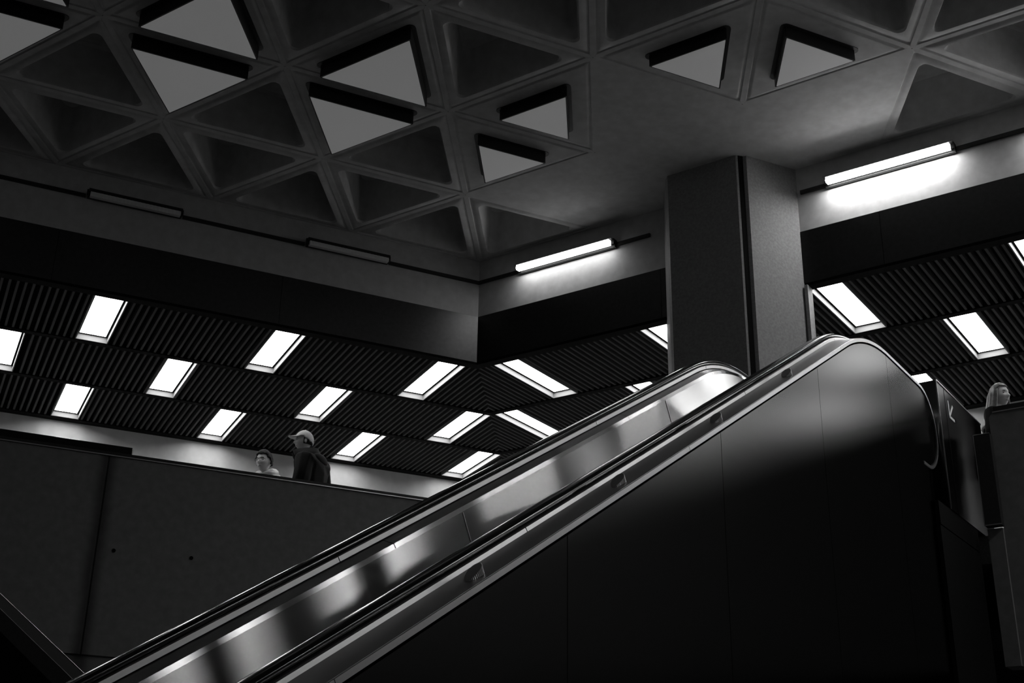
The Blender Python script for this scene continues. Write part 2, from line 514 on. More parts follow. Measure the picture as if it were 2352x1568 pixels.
for k_, w_ in zip(LIGHTS_ADDED, ('first', 'second', 'third', 'fourth', 'fifth', 'sixth')):
    tri_light(k_, 'added lit small triangular ceiling light, %s beyond the right edge of the photo' % w_, False, True)
tri_light((-1, 1, 1), 'large triangular light cut by the top edge, above its twin in the left pair', True)
tri_light((-1, 1, 0), 'large triangular light pointing down, lower one of the left pair', True)
tri_light((0, 1, 1), 'large triangular light pointing up, upper one of the middle pair', True)
tri_light((0, 1, 0), 'large triangular light pointing down, lower one of the middle pair', True)
tri_light((-2, 1, 0), 'large triangular light cut by the left edge of the photo', True)
tri_light((-2, 1, 1), 'large triangular light showing only a sliver at the top left corner', True)
tri_light((1, 1, 1), 'small triangular light pointing up, beside the middle pair of large ones', False)
tri_light((1, 1, 0), 'small triangular light pointing down, lowest of all the triangular lights', False)
tri_light((1, 2, 1), 'small triangular light above the pillar, left one of two', False)
tri_light((1, 3, 0), 'small triangular light above the pillar, right one of two', False)

# ---- wall lamps and their conduits
def wall_lamp(fr, x0, x1, lit, label, soft=False):
    L = x1 - x0
    t = empty('wall_lamp', PA(x0, 0, 6.655 + EYE) if fr == 'A' else PB(x0, 0, 6.655 + EYE), RA if fr == 'A' else RB)
    tag(t, label, 'wall lamp', 'fluorescent wall lamps')
    bm = BM()
    if lit:
        box(bm, -0.035, L + 0.035, -0.05, -0.001, 0.0, 0.10)
        box(bm, -0.03, L + 0.03, -0.138, -0.05, 0.077, 0.081)
    else:
        box(bm, -0.02, L + 0.02, -0.05, -0.001, 0.02, 0.10)
        box(bm, -0.02, L + 0.02, -0.11, -0.05, 0.066, 0.10)
    box(bm, -0.035, 0.0, -0.075, -0.05, 0.03, 0.10)
    box(bm, L, L + 0.035, -0.075, -0.05, 0.03, 0.10)
    obj('housing', bm, M['black'], t)
    # ribbed prismatic lens
    n = 48
    rings = []
    y0_ = -0.075 if lit else -0.05
    for i in range(n + 1):
        x = L * i / n
        e = 0.003 * (i % 2)
        rings.append([Vector((x, y0_, 0.012)), Vector((x, y0_, 0.075 if lit else 0.065)), Vector((x, y0_ - 0.065 + e, 0.072 if lit else 0.06)), Vector((x, y0_ - 0.075 + e, 0.03)), Vector((x, y0_ - 0.058 + e, 0.008))])
    bm = BM()
    loft(bm, rings)
    o = obj('lens', bm, [M['tube_front'], M['tube_soft' if soft else 'tube']] if lit else M['lens_off'], t)
    if lit:
        for p in o.data.polygons:
            if p.normal.z < -0.5: p.material_index = 1
    return t
wall_lamp('A', -4.66, -3.69, False, 'unlit wall lamp on the left fascia, farther from the corner')
wall_lamp('A', -2.2, -1.23, False, 'unlit wall lamp on the left fascia, nearer to the corner')
wall_lamp('B', 0.645, 1.915, True, 'lit wall lamp on the right fascia between corner and pillar', True)
wall_lamp('B', 4.515, 5.785, True, 'lit wall lamp on the right fascia, right of the pillar')
for a_, b_, w_ in ((6.6, 7.25, 'first'), (8.385, 9.655, 'second')):  # unseen lamps, added for their reflections in the escalator's inner panel
    wall_lamp('B', a_, b_, True, 'added lit wall lamp on the right fascia, %s beyond the right edge of the photo' % w_)
def conduit(fr, x0, x1, label, corner=False):
    t = tri_end(x0, x1, -0.028, -0.001, -0.02, 0.02, fr) if corner else box(BM(), x0, x1, -0.028, -0.001, -0.02, 0.02)
    o = obj('conduit', t, M['black'], None, CORNER + Vector((0, 0, 6.70 + EYE)), RA if fr == 'A' else RB)
    tag(o, label, 'conduit', 'lighting conduits on the fascias')
conduit('A', -LEN_A, -4.70, 'thin black conduit on the left fascia, running in from the left edge')
conduit('A', -3.65, -2.24, 'thin black conduit on the left fascia between the two unlit lamps')
conduit('A', -1.19, 0, 'thin black conduit on the left fascia from the nearer unlit lamp to the corner', True)
conduit('B', 0, 0.60, 'thin black conduit on the right fascia from the corner to the first lit lamp', True)
conduit('B', 1.955, 2.39, 'short black conduit end between a lit lamp and the left side of the pillar')
conduit('B', 4.19, 4.475, 'short black conduit end just right of the pillar')
conduit('B', 5.825, 6.56, 'thin black conduit leaving the right lit lamp towards the right edge')

# ---- black rail on the left parapet
t = empty('parapet_rail', PA(-3.83, 0.075, H_PAR + 0.035), RA)
tag(t, 'black glossy rail lying on the left concrete parapet, ending short of the people', 'rail')
o = obj('rail_body', box(BM(), -6.1, 0, -0.055, 0.055, 0.0, 0.085), mat('gloss_black', 0.01, 0.12), t)
bevel(o, 0.008)

# ---- black balustrade of a stair in the lower left corner
t = empty('stair_balustrade', PB(1.92, -6.58, 0), RB)
tag(t, 'black sloping stair balustrade with a thin bright edge, bottom left corner', 'balustrade')
z0 = 1.03 + EYE
sl = tan(rad(30.6))
bm = BM()
xa, xb = -5.0, 1.9
pts = [(xa, 0.0), (xb, 0.0), (xb, z0 - sl * xb), (xa, z0 - sl * xa)]
a_ = [bm.verts.new((p[0], 0.0, p[1])) for p in pts]
b_ = [bm.verts.new((p[0], 0.14, p[1])) for p in pts]
bm.faces.new(a_); bm.faces.new(b_)
for i in range(4): bm.faces.new((a_[i], a_[(i + 1) % 4], b_[(i + 1) % 4], b_[i]))
obj('panel', bm, M['gap'], t)
bm = BM()
pts = [(xa, z0 - sl * xa), (xb, z0 - sl * xb), (xb, z0 - sl * xb + 0.003), (xa, z0 - sl * xa + 0.003)]
a_ = [bm.verts.new((p[0], 0.141, p[1])) for p in pts]
b_ = [bm.verts.new((p[0], 0.146, p[1])) for p in pts]
bm.faces.new(a_); bm.faces.new(b_)
for i in range(4): bm.faces.new((a_[i], a_[(i + 1) % 4], b_[(i + 1) % 4], b_[i]))
obj('edge_strip', bm, M['trim'], t)
bm = BM()
pts = [(xa, z0 - sl * xa - 0.12), (xb, z0 - sl * xb - 0.12), (xb, z0 - sl * xb), (xa, z0 - sl * xa)]
a_ = [bm.verts.new((p[0], -0.004, p[1])) for p in pts]
b_ = [bm.verts.new((p[0], 0.0, p[1])) for p in pts]
bm.faces.new(a_); bm.faces.new(b_)
for i in range(4): bm.faces.new((a_[i], a_[(i + 1) % 4], b_[(i + 1) % 4], b_[i]))
obj('edge_band', bm, M['dark'], t)
# ---- escalator (frame B: x = v, y = n)
ESC_V, ESC_N = 4.815, -6.5
esc = empty('escalator', PB(ESC_V, ESC_N, 0), RB)
tag(esc, 'steel escalator with black rubber handrails climbing diagonally to the mezzanine', 'escalator')
T30 = tan(rad(30))
N_INC, Z_INC = -6.16, 1.89 + EYE
Z_TOP, R_UP = 3.92 + EYE, 2.0
Z_BOT, R_LO = 1.0, 2.0
R_NEW = 0.4425
N_NEW = -1.30
N_NEW0 = -12.2
def esc_path():
    """handrail top line: list of (n, z, downward normal)"""
    P = []
    nt = N_INC + (Z_TOP - Z_INC) / T30
    nl = N_INC + (Z_BOT - Z_INC) / T30
    tl = R_UP * tan(rad(15))
    # lower newel
    for i in range(17):
        a = rad(270) - rad(180) * i / 16
        P.append((N_NEW0 + R_NEW * cos(a), Z_BOT - R_NEW + R_NEW * sin(a), (-cos(a), -sin(a))))
    # concave arc
    c = (nl - tl, Z_BOT + R_LO)
    for i in range(9):
        a = rad(-90) + rad(30) * i / 8
        P.append((c[0] + R_LO * cos(a), c[1] + R_LO * sin(a), (cos(a), sin(a))))
    n0 = c[0] + R_LO * 0.5
    c2 = (nt + tl, Z_TOP - R_UP)
    n1 = c2[0] - R_UP * 0.5
    m = 40
    for i in range(1, m):
        n = n0 + (n1 - n0) * i / m
        P.append((n, Z_INC + (n - N_INC) * T30, (0.5, -cos(rad(30)))))
    for i in range(15):
        a = rad(120) - rad(30) * i / 14
        P.append((c2[0] + R_UP * cos(a), c2[1] + R_UP * sin(a), (-cos(a), -sin(a))))
    P.append((-1.75, Z_TOP, (0, -1)))
    for i in range(25):
        a = rad(90) - rad(180) * i / 24
        P.append((N_NEW + R_NEW * cos(a), Z_TOP - R_NEW + R_NEW * sin(a), (-cos(a), -sin(a))))
    P.append((N_NEW - 0.12, Z_TOP - 2 * R_NEW, (0, 1)))
    return P
PATH = esc_path()
def at(p, d): return (p[0] + p[2][0] * d, p[1] + p[2][1] * d)
def mv(v, side): return v if side > 0 else 2 * ESC_V - v
def sweep(sec, side, n0=-99, n1=99, part=None, m=None, name=None, smooth=False, whole=True, topgap=0.0):
    pts = []
    idx = [i for i, p in enumerate(PATH)]
    # clip the upper run between n0 and n1 (by n), keep the newels only when open ended
    path = []
    for i in range(len(PATH) - 1):
        path.append(PATH[i])
    path.append(PATH[-1])
    if n0 > -90 or n1 < 90:
        up = PATH[16:-26]
        def cut(n):
            for i in range(len(up) - 1):
                a, b = up[i], up[i + 1]
                if a[0] <= n <= b[0]:
                    t = (n - a[0]) / (b[0] - a[0])
                    return (n, a[1] + (b[1] - a[1]) * t, (a[2][0] + (b[2][0] - a[2][0]) * t, a[2][1] + (b[2][1] - a[2][1]) * t))
        s = cut(n0) if n0 > -90 else None
        e = cut(n1) if n1 < 90 else None
        lo = n0 if s else -99
        hi = n1 if e else 99
        mid = [p for p in up if lo + 1e-4 < p[0] < hi - 1e-4]
        path = ([s] if s else PATH[:16]) + mid + ([e] if e else PATH[-26:])
    bm = BM()
    rings = []
    for p in path:
        r = []
        for (v, d) in sec:
            q = at(p, d)
            r.append(Vector((mv(v, side) - ESC_V, q[0] - ESC_N, q[1])))
        rings.append(r)
    loft(bm, rings)
    o = obj(name, bm, m, esc)
    if smooth:
        for f in o.data.polygons: f.use_smooth = True
        md = o.modifiers.new('es', 'EDGE_SPLIT'); md.split_angle = rad(40)
    return o
def ztop(n, d):
    pr = [at(p, d) for p in PATH[16:-26]]
    for a, b in zip(pr, pr[1:]):
        if a[0] <= n <= b[0]: return a[1] + (b[1] - a[1]) * (n - a[0]) / (b[0] - a[0])
    return pr[-1][1] if n > pr[-1][0] else pr[0][1]
def side_panel(name, v0, v1, n0, n1, d, zlow, m, newel=False):
    ns = [n0 + (n1 - n0) * i / 24 for i in range(25)]
    top = [(n, ztop(n, d)) for n in ns]
    if newel:
        top = [q for q in top if q[0] < N_NEW - 0.02]
        for i in range(25):
            a = rad(90) - rad(180) * i / 24
            r = R_NEW - d
            top.append((N_NEW + r * cos(a), Z_TOP - R_NEW + r * sin(a)))
        nend = N_NEW + 0.03
        top.append((nend, Z_TOP - R_NEW - (R_NEW - d)))
        top.append((nend, zlow(nend)))
        low = [(n, zlow(n)) for n in reversed(ns) if n < nend - 0.02]
    else:
        low = [(n, zlow(n)) for n in reversed(ns)]
    pts = top + low
    bm = BM()
    a_ = [bm.verts.new((v0 - ESC_V, p[0] - ESC_N, p[1])) for p in pts]
    b_ = [bm.verts.new((v1 - ESC_V, p[0] - ESC_N, p[1])) for p in pts]
    bm.faces.new(a_); bm.faces.new(b_)
    k = len(pts)
    for i in range(k): bm.faces.new((a_[i], a_[(i + 1) % k], b_[(i + 1) % k], b_[i]))
    bmesh.ops.triangulate(bm, faces=[f for f in bm.faces if len(f.verts) > 4])
    return obj(name, bm, m, esc)
HR = [(5.287, .013), (5.293, .005), (5.31, .001), (5.332, 0), (5.354, .001), (5.371, .005), (5.377, .013), (5.377, .028), (5.366, .036), (5.298, .036), (5.287, .028)]
GO = [(5.33, .0365), (5.388, .0365), (5.398, .040), (5.402, .062), (5.33, .062)]
GI = [(5.33, .0365), (5.296, .0375), (5.288, .042), (5.285, .066), (5.33, .066)]
BI = [(5.33, .072), (5.286, .072), (5.228, .098), (5.222, .123), (5.33, .123)]
DK = [(5.33, .064), (5.404, .058), (5.548, .0745), (5.548, .09), (5.33, .09)]
LP = [(5.505, .0755), (5.546, .0755), (5.551, .079), (5.551, .103), (5.505, .103)]
SEAM_G = [(-99, -9.42), (-9.42, -7.02), (-7.02, -4.62), (-4.62, -2.9), (-2.9, 99)]
floor_z = lambda n: 0.0
for side in (1, -1):
    sweep(HR, side, m=M['rubber'], name='handrail', smooth=True)
    for (a, b) in SEAM_G:
        e = 0.0025
        sweep(GO, side, a + e if a > -90 else a, b - e if b < 90 else b, m=M['trim'], name='outer_guide_strip')
        sweep(GI, side, a + e if a > -90 else a, b - e if b < 90 else b, m=M['trim'], name='inner_guide_strip')
        a2, b2 = (a + .3 if a > -90 else a), (b + .3 if b < 90 else b)
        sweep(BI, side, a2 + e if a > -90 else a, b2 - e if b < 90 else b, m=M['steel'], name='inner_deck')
    sweep(DK, side, m=M['deck'], name='outer_deck', smooth=False)
    for (a, b) in [(-99, -8.35), (-8.35, -5.75), (-5.75, -3.25), (-3.25, 99)]:
        e = 0.002
        sweep(LP, side, a + e if a > -90 else a, b - e if b < 90 else b, m=M['trim'], name='deck_lip')
    core = [(5.31, .06), (5.50, .085), (5.50, .16), (5.31, .16)]
    sweep(core, side, m=M['gap'], name='balustrade_core')
    ve = (5.533, 5.545) if side > 0 else (2 * ESC_V - 5.545, 2 * ESC_V - 5.533)
    seams = [-12.0, -10.1, -8.5, -6.9, -5.3, -3.7, -2.14]
    for a, b in zip(seams, seams[1:]):
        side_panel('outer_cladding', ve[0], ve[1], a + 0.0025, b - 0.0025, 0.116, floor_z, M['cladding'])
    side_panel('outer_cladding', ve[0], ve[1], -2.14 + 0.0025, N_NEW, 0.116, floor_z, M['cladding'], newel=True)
    bk = (5.50, 5.531) if side > 0 else (2 * ESC_V - 5.531, 2 * ESC_V - 5.50)
    side_panel('cladding_backing', bk[0], bk[1], -12.0, -2.14, 0.125, floor_z, M['gap'])
    side_panel('cladding_backing', bk[0], bk[1], -2.14, N_NEW, 0.125, floor_z, M['gap'], newel=True)
    vi = (5.222, 5.232) if side > 0 else (2 * ESC_V - 5.232, 2 * ESC_V - 5.222)
    low = lambda n: ztop(n, 0.0) - 1.15
    iseams = [-12.0, -10.92, -8.52, -6.12, -3.72]
    ip = []
    for a, b in zip(iseams, iseams[1:]):
        ip.append(None); ip[-1] = side_panel('inner_panel', vi[0], vi[1], a, b, 0.1235, low, M['steel'])
    side_panel('inner_panel', vi[0], vi[1], -3.72, N_NEW, 0.1235, low, M['steel'], newel=True)
    # seam strips
    for sn, pnl in zip((-8.52, -6.12, -3.72), ip[1:]):
        x = (5.2205 if side > 0 else 2 * ESC_V - 5.2205) - ESC_V
        bm = BM()
        q = Vector((0, sn - ESC_N, ztop(sn, 0.126)))
        dn_, al = Vector((0, 0.5, -cos(rad(30)))), Vector((0, cos(rad(30)), 0.5)) * 0.004
        w_ = Vector((0.0015, 0, 0)); xo = Vector((x, 0, 0))
        loft(bm, [[xo + p_ + sx * w_ + sa * al for sx, sa in ((-1, -1), (1, -1), (1, 1), (-1, 1))] for p_ in (q, q + dn_ * 0.8)])
        obj('seam_strip', bm, M['trim'], pnl)
# steps between the balustrades
bm = BM()
n = -10.6
while n < -2.9:
    z = ztop(n, 0) - 1.0
    box(bm, -0.395, 0.395, n - ESC_N, n + 0.4 - ESC_N, z - 0.22, z)
    n += 0.4
obj('steps', bm, M['deck'], esc)
obj('landing_plate', box(BM(), -0.395, 0.395, -2.8 - ESC_N, -1.32 - ESC_N, H_DECK - 0.1, H_DECK), M['steel'], esc)
obj('landing_plate', box(BM(), -0.395, 0.395, -12.4 - ESC_N, -10.6 - ESC_N, 0.002, 0.03), M['steel'], esc)
# anti-slide studs on the near outer deck
def stud(n):
    bm = BM()
    Ln, hw, ht = 0.105, 0.034, 0.034
    d0 = 0.0655
    e = Vector((0, cos(rad(30)), 0.5)); nn = Vector((0, -0.5, cos(rad(30))))
    z = Z_INC + (n - N_INC) * T30
    base = Vector((5.488 - ESC_V, n - ESC_N, z)) - nn * (d0 + 0.004)
    out = []
    m = 72
    for i in range(m):
        a = 2 * pi * i / m
        x = cos(a); y = sin(a)
        fl = 1 + 0.035 * (1 if i % 2 else -1)
        xx = (x * fl * 0.5 + 0.5)
        out.append((xx * Ln - Ln / 2, y * hw * fl * (0.8 + 0.2 * xx)))
    lo = [bm.verts.new(base + e * p[0] + Vector((1, 0, 0)) * p[1]) for p in out]
    hi = [bm.verts.new(base + e * p[0] + Vector((1, 0, 0)) * p[1] + nn * (0.006 + ht * max(0, (p[0] + Ln / 2) / Ln))) for p in out]
    for i in range(m): bm.faces.new((lo[i], lo[(i + 1) % m], hi[(i + 1) % m], hi[i]))
    bm.faces.new(hi); bm.faces.new(lo)
    return obj('deck_stud', bm, M['trim'], esc)
for n in (-7.52, -6.385, -5.26, -4.15): stud(n)
# skirt under the landing edge
obj('landing_skirt', box(BM(), 5.40 - ESC_V, 5.578 - ESC_V, N_NEW + 0.035 - ESC_N, -0.11 - ESC_N, 0.0, H_DECK - 0.21), M['gap'], esc)

# ---- side wall with the arrow sign beside the landing
t = empty('sign_wall', PB(5.585, -0.15, H_DECK), RB)
tag(t, 'grey steel side wall at the top of the escalator bearing a white arrow', 'side wall')
ZK = 4.0 + EYE - H_DECK
obj('wall_body', box(BM(), -0.16, 0.0, -0.76, 0.63, 0.0, ZK), M['kpanel'], t)
obj('edge_strip', box(BM(), -0.002, 0.006, -0.764, 0.635, ZK - 0.004, ZK + 0.006), M['trim'], t)
obj('edge_strip', box(BM(), -0.004, 0.006, -0.766, -0.759, 0.0, ZK), M['trim'], t)
obj('panel_joint', box(BM(), -0.002, 0.0012, -0.545, -0.538, 0.0, ZK - 0.01), M['gap'], t)
# arrow pointing down-left
bm = BM()
def stroke(p, q, w):
    p, q = Vector((p[0], p[1])), Vector((q[0], q[1]))
    d = (q - p).normalized(); s = Vector((-d.y, d.x)) * w / 2
    pts = [p - s, q - s, q + s, p + s]
    a_ = [bm.verts.new((0.0002, x.x, x.y)) for x in pts]
    b_ = [bm.verts.new((0.003, x.x, x.y)) for x in pts]
    bm.faces.new(a_); bm.faces.new(b_)
    for i in range(4): bm.faces.new((a_[i], a_[(i + 1) % 4], b_[(i + 1) % 4], b_[i]))
KA = (-0.45, 0.905)
stroke((KA[0], KA[1] - 0.012), (KA[0], KA[1] + 0.15), 0.024)
stroke((KA[0] - 0.012, KA[1]), (KA[0] + 0.15, KA[1]), 0.024)
stroke(KA, (KA[0] + 0.135, KA[1] + 0.135), 0.024)
obj('arrow_symbol', bm, M['paint'], t)

# ---- slim steel box post at the right parapet
t = empty('box_post', PB(5.71, -0.16, H_DECK), RB)
tag(t, 'narrow dark steel box post between the arrow wall and the right parapet', 'post')
obj('post_body', box(BM(), -0.04, 0.10, -0.05, 0.05, 0.0, 3.68 + EYE - H_DECK), M['dark'], t)
obj('edge_strip', box(BM(), -0.043, -0.038, -0.053, -0.047, 0.0, 3.68 + EYE - H_DECK), M['trim'], t)
obj('edge_strip', box(BM(), -0.043, 0.10, -0.054, -0.047, 3.676 + EYE - H_DECK, 3.682 + EYE - H_DECK), M['trim'], t)
obj('foot_strip', box(BM(), -0.04, 0.10, -0.058, -0.046, 0.0, 0.008), M['trim'], t)

# ---- people
def gs(x, s): return math.exp(-x * x / (2 * s * s))
def head_pt(th, ph, grow=0.0):
    """head surface, face towards -y; centre at the head's middle; 0.235 m tall"""
    dx, dy, dz = cos(ph) * sin(th), -cos(ph) * cos(th), sin(ph)
    x, y, z = dx * 0.074, dy * 0.096, dz * 0.118
    if z < -0.02:
        t = min(1, (-0.02 - z) / 0.1)
        x *= 1 - 0.30 * t
        if y > 0: y *= 1 - 0.45 * t
        else: y *= 1 - 0.05 * t
    if dy < 0:
        f = min(1, -dy * 1.6)
        ny = y
        ny -= f * 0.024 * gs(x, 0.0095) * gs(z + 0.026, 0.013)          # nose
        ny -= f * 0.011 * gs(x, 0.008) * gs(z + 0.006, 0.018)
        ny += f * 0.012 * (gs(x - 0.031, 0.015) + gs(x + 0.031, 0.015)) * gs(z - 0.012, 0.011)   # sockets
        ny -= f * 0.005 * gs(z - 0.034, 0.009) * gs(x, 0.045)         # brow
        ny -= f * 0.006 * (gs(x - 0.037, 0.016) + gs(x + 0.037, 0.016)) * gs(z + 0.02, 0.014)     # cheeks
        ny -= f * 0.009 * gs(x, 0.02) * (gs(z + 0.057, 0.006) + gs(z + 0.070, 0.006))             # lips
        ny -= f * 0.010 * gs(x, 0.02) * gs(z + 0.1, 0.014)            # chin
        y = ny
    p = Vector((x, y, z))
    if grow: p += Vector((dx, dy, dz)).normalized() * grow
    return p
def surf(x, z):
    """point on the face at given x, z"""
    th, ph = x / 0.08, z / 0.118
    for _ in range(30):
        p = head_pt(th, ph)
        th += (x - p.x) / 0.09
        ph += (z - p.z) / 0.13
    return head_pt(th, ph)
def sphere_bm(fn, nt=48, npz=32, keep=None):
    bm = BM()
    g = [[bm.verts.new(fn(2 * pi * i / nt, -pi / 2 + pi * j / npz)) for i in range(nt)] for j in range(npz + 1)]
    for j in range(npz):
        for i in range(nt):
            if keep and not keep(2 * pi * (i + .5) / nt, -pi / 2 + pi * (j + .5) / npz): continue
            try: bm.faces.new((g[j][i], g[j][(i + 1) % nt], g[j + 1][(i + 1) % nt], g[j + 1][i]))
            except ValueError: pass
    bmesh.ops.remove_doubles(bm, verts=bm.verts, dist=0.0004)
    bmesh.ops.delete(bm, geom=[v for v in bm.verts if not v.link_faces], context='VERTS')
    return bm
def skin_mesh(verts, edges, radii, root=0, sub=1):
    me = bpy.data.meshes.new('tmp')
    me.from_pydata(verts, edges, [])
    o = bpy.data.objects.new('tmp', me)
    COL.objects.link(o)
    o.modifiers.new('s', 'SKIN').use_smooth_shade = True
    for i, r in enumerate(radii):
        sv = me.skin_vertices[0].data[i]
        r = r if isinstance(r, tuple) else (r, r)
        sv.radius = r
        sv.use_root = (i == root)
    if sub:
        md = o.modifiers.new('u', 'SUBSURF'); md.levels = sub; md.render_levels = sub
    dg = bpy.context.evaluated_depsgraph_get()
    dg.update()
    ev = o.evaluated_get(dg)
    r = bpy.data.meshes.new_from_object(ev)
    bpy.data.objects.remove(o)
    return r
def remesh(bm, vox, smooth=3):
    me = bpy.data.meshes.new('tmp')
    bm.to_mesh(me); bm.free()
    o = bpy.data.objects.new('tmp', me)
    COL.objects.link(o)
    md = o.modifiers.new('r', 'REMESH'); md.mode = 'VOXEL'; md.voxel_size = vox
    if smooth:
        s = o.modifiers.new('c', 'SMOOTH'); s.factor = 0.5; s.iterations = smooth
    dg = bpy.context.evaluated_depsgraph_get(); dg.update()
    r = bpy.data.meshes.new_from_object(o.evaluated_get(dg))
    bpy.data.objects.remove(o)
    for p in r.polygons: p.use_smooth = True
    return r
def link_mesh(name, me, m, parent):
    me.name = name
    me.materials.clear(); me.materials.append(m)
    o = bpy.data.objects.new(name, me)
    COL.objects.link(o)
    o.parent = parent
    return o
def skeleton(h, stride=0.0, w=1.0):
    """joints of a standing figure, face towards -y"""
    k = h / 1.75
    v, e, r = [], [], []
    def add(p, rad_, par=None):
        v.append(tuple(c * k for c in p)); r.append(rad_ if isinstance(rad_, tuple) else (rad_, rad_))
        if par is not None: e.append((par, len(v) - 1))
        return len(v) - 1
    pel = add((0, 0, 0.95), (0.155 * w, 0.11 * w))
    wst = add((0, 0.0, 1.1), (0.135 * w, 0.10 * w), pel)
    che = add((0, 0.0, 1.28), (0.15 * w, 0.115 * w), wst)
    upc = add((0, 0.01, 1.39), (0.12 * w, 0.095 * w), che)
    nek = add((0, 0.012, 1.48), 0.056, upc)
    hd = add((0, 0.0, 1.56), 0.056, nek)
    for s in (-1, 1):
        sh = add((0.155 * s * w, 0.01, 1.40), 0.062 * w, upc)
        el = add((0.225 * s * w, 0.03, 1.12), 0.045 * w, sh)
        wr = add((0.22 * s * w, -0.07 - 0.05 * stride * s, 0.89), 0.029, el)
        pm = add((0.218 * s * w, -0.095, 0.82), (0.022, 0.034), wr)
        for q, (oy, ln) in enumerate(((-0.030, .055), (-0.011, .068), (0.009, .075), (0.028, .066))):
            f1 = add((0.217 * s * w, -0.098 - oy, 0.775), 0.009, pm)
            add((0.207 * s * w, -0.104 - oy, 0.775 - ln), 0.0075, f1)
        th_ = add((0.205 * s * w, -0.135, 0.825), 0.011, wr)
        add((0.195 * s * w, -0.152, 0.785), 0.009, th_)
        hp = add((0.09 * s, 0, 0.88), 0.095, pel)
        kn = add((0.098 * s, -0.02 - 0.08 * stride * s, 0.49), 0.058, hp)
        an = add((0.1 * s, 0.03 - 0.16 * stride * s, 0.085), 0.04, kn)
        add((0.115 * s, -0.13 - 0.16 * stride * s, 0.035), 0.034, an)
    return v, e, r, k
def person(loc, facing, h, label, skin_m, top_m, turn=0.0, tilt=0.0, stride=0.0, w=1.0, fwd=-0.025, up=0.0, hs=1.0):
    """facing = azimuth the body faces; turn = head yaw relative to the body"""
    t = empty('person', loc, facing + pi / 2)
    tag(t, label, 'person')
    v, e, r, k = skeleton(h, stride, w)
    me = skin_mesh(v, e, r, 0, 1)
    bm = BM()
    bm.from_mesh(me)
    hz = h - 0.118
    HM = Matrix.Translation((0, fwd, hz + up)) @ Matrix.Rotation(turn, 4, 'Z') @ Matrix.Rotation(tilt, 4, 'X') @ Matrix.Scale(hs, 4)
    hb = sphere_bm(head_pt)
    for s in (-1, 1):
        bmesh.ops.create_uvsphere(hb, u_segments=12, v_segments=8, radius=1, matrix=Matrix.Translation((0.073 * s, 0.014, -0.006)) @ Matrix.Rotation(0.3 * s, 4, 'Z') @ Matrix.Diagonal((0.010, 0.019, 0.031, 1)))
    bmesh.ops.transform(hb, matrix=HM, verts=hb.verts)
    tmp = bpy.data.meshes.new('tmp'); hb.to_mesh(tmp); hb.free()
    bm.from_mesh(tmp)
    body = remesh(bm, 0.0055, 1)
    b = link_mesh('body', body, skin_m, t)
    # eyes, brows, lips
    for s in (-1, 1):
        eb = BM()
        bmesh.ops.create_uvsphere(eb, u_segments=12, v_segments=8, radius=1, matrix=HM @ Matrix.Translation(surf(0.031 * s, 0.010)) @ Matrix.Diagonal((0.0135, 0.004, 0.0048, 1)))
        obj('eye', eb, M['eye'], b, smooth=True)
        eb = BM()
        bmesh.ops.create_uvsphere(eb, u_segments=12, v_segments=8, radius=1, matrix=HM @ Matrix.Translation(surf(0.032 * s, 0.031)) @ Matrix.Rotation(0.10 * s, 4, 'Y') @ Matrix.Rotation(0.35 * s, 4, 'Z') @ Matrix.Diagonal((0.019, 0.003, 0.0036, 1)))
        obj('eyebrow', eb, M['hair'], b, smooth=True)
    eb = BM()
    bmesh.ops.create_uvsphere(eb, u_segments=12, v_segments=8, radius=1, matrix=HM @ Matrix.Translation(surf(0, -0.0635) + Vector((0, 0.0055, 0))) @ Matrix.Diagonal((0.022, 0.0065, 0.0045, 1)))
    obj('mouth', eb, M['lip'], b, smooth=True)
    return t, HM, (v, e, r, k)
def garment(t, sk, names, grow, m, keep, cname, vox=0.012, sm=4):
    v, e, r, k = sk
    me = skin_mesh(v, [x for x in e if keep(v, x, k)], [(a[0] + grow, a[1] + grow) for a in r], 0, 1)
    bm = BM(); bm.from_mesh(me)
    return bm
def top_bm(t, sk, grow, kk=None):
    """jacket: torso and sleeves down to wrist and hip"""
    v, e, r, k = sk
    idx = [i for i, p in enumerate(v)]
    use = set()
    def z(i): return v[i][2] / k
    keep_v = [i for i in idx if z(i) >= 0.94 and z(i) <= 1.43 or (abs(v[i][0]) / k > 0.19 and z(i) > 0.88)]
    mp = {i: n for n, i in enumerate(keep_v)}
    ed = [(mp[a], mp[b]) for a, b in e if a in mp and b in mp]
    vv = [v[i] for i in keep_v]
    rr = [(r[i][0] + grow, r[i][1] + grow) for i in keep_v]
    me = skin_mesh(vv, ed, rr, 0, 1)
    bm = BM(); bm.from_mesh(me)
    return bm
def legs_bm(sk, grow):
    v, e, r, k = sk
    keep_v = [i for i in range(len(v)) if v[i][2] / k < 1.0 and abs(v[i][0]) / k < 0.14]
    mp = {i: n for n, i in enumerate(keep_v)}
    ed = [(mp[a], mp[b]) for a, b in e if a in mp and b in mp]
    me = skin_mesh([v[i] for i in keep_v], ed, [(r[i][0] + grow, r[i][1] + grow) for i in keep_v], 0, 1)
    bm = BM(); bm.from_mesh(me)
    return bm
def hair_bm(HM, line, grow=0.013, jitter=0.004):
    rnd = random.Random(7)
    def fn(th, ph):
        return head_pt(th, ph, grow + jitter * (sin(th * 9 + ph * 5) * 0.5 + rnd.uniform(-.6, .6)) * (1 if ph < 1.5 else 0))
    def keep(th, ph):
        c = cos(th) * cos(ph)          # 1 = front
        return ph > line(c, th)
    bm = sphere_bm(fn, 56, 36, keep)
    bmesh.ops.transform(bm, matrix=HM, verts=bm.verts)
    return bm
def solid(o, th=0.012, off=-1):
    md = o.modifiers.new('sol', 'SOLIDIFY'); md.thickness = th; md.offset = off
    return o
FLOOR2 = H_DECK

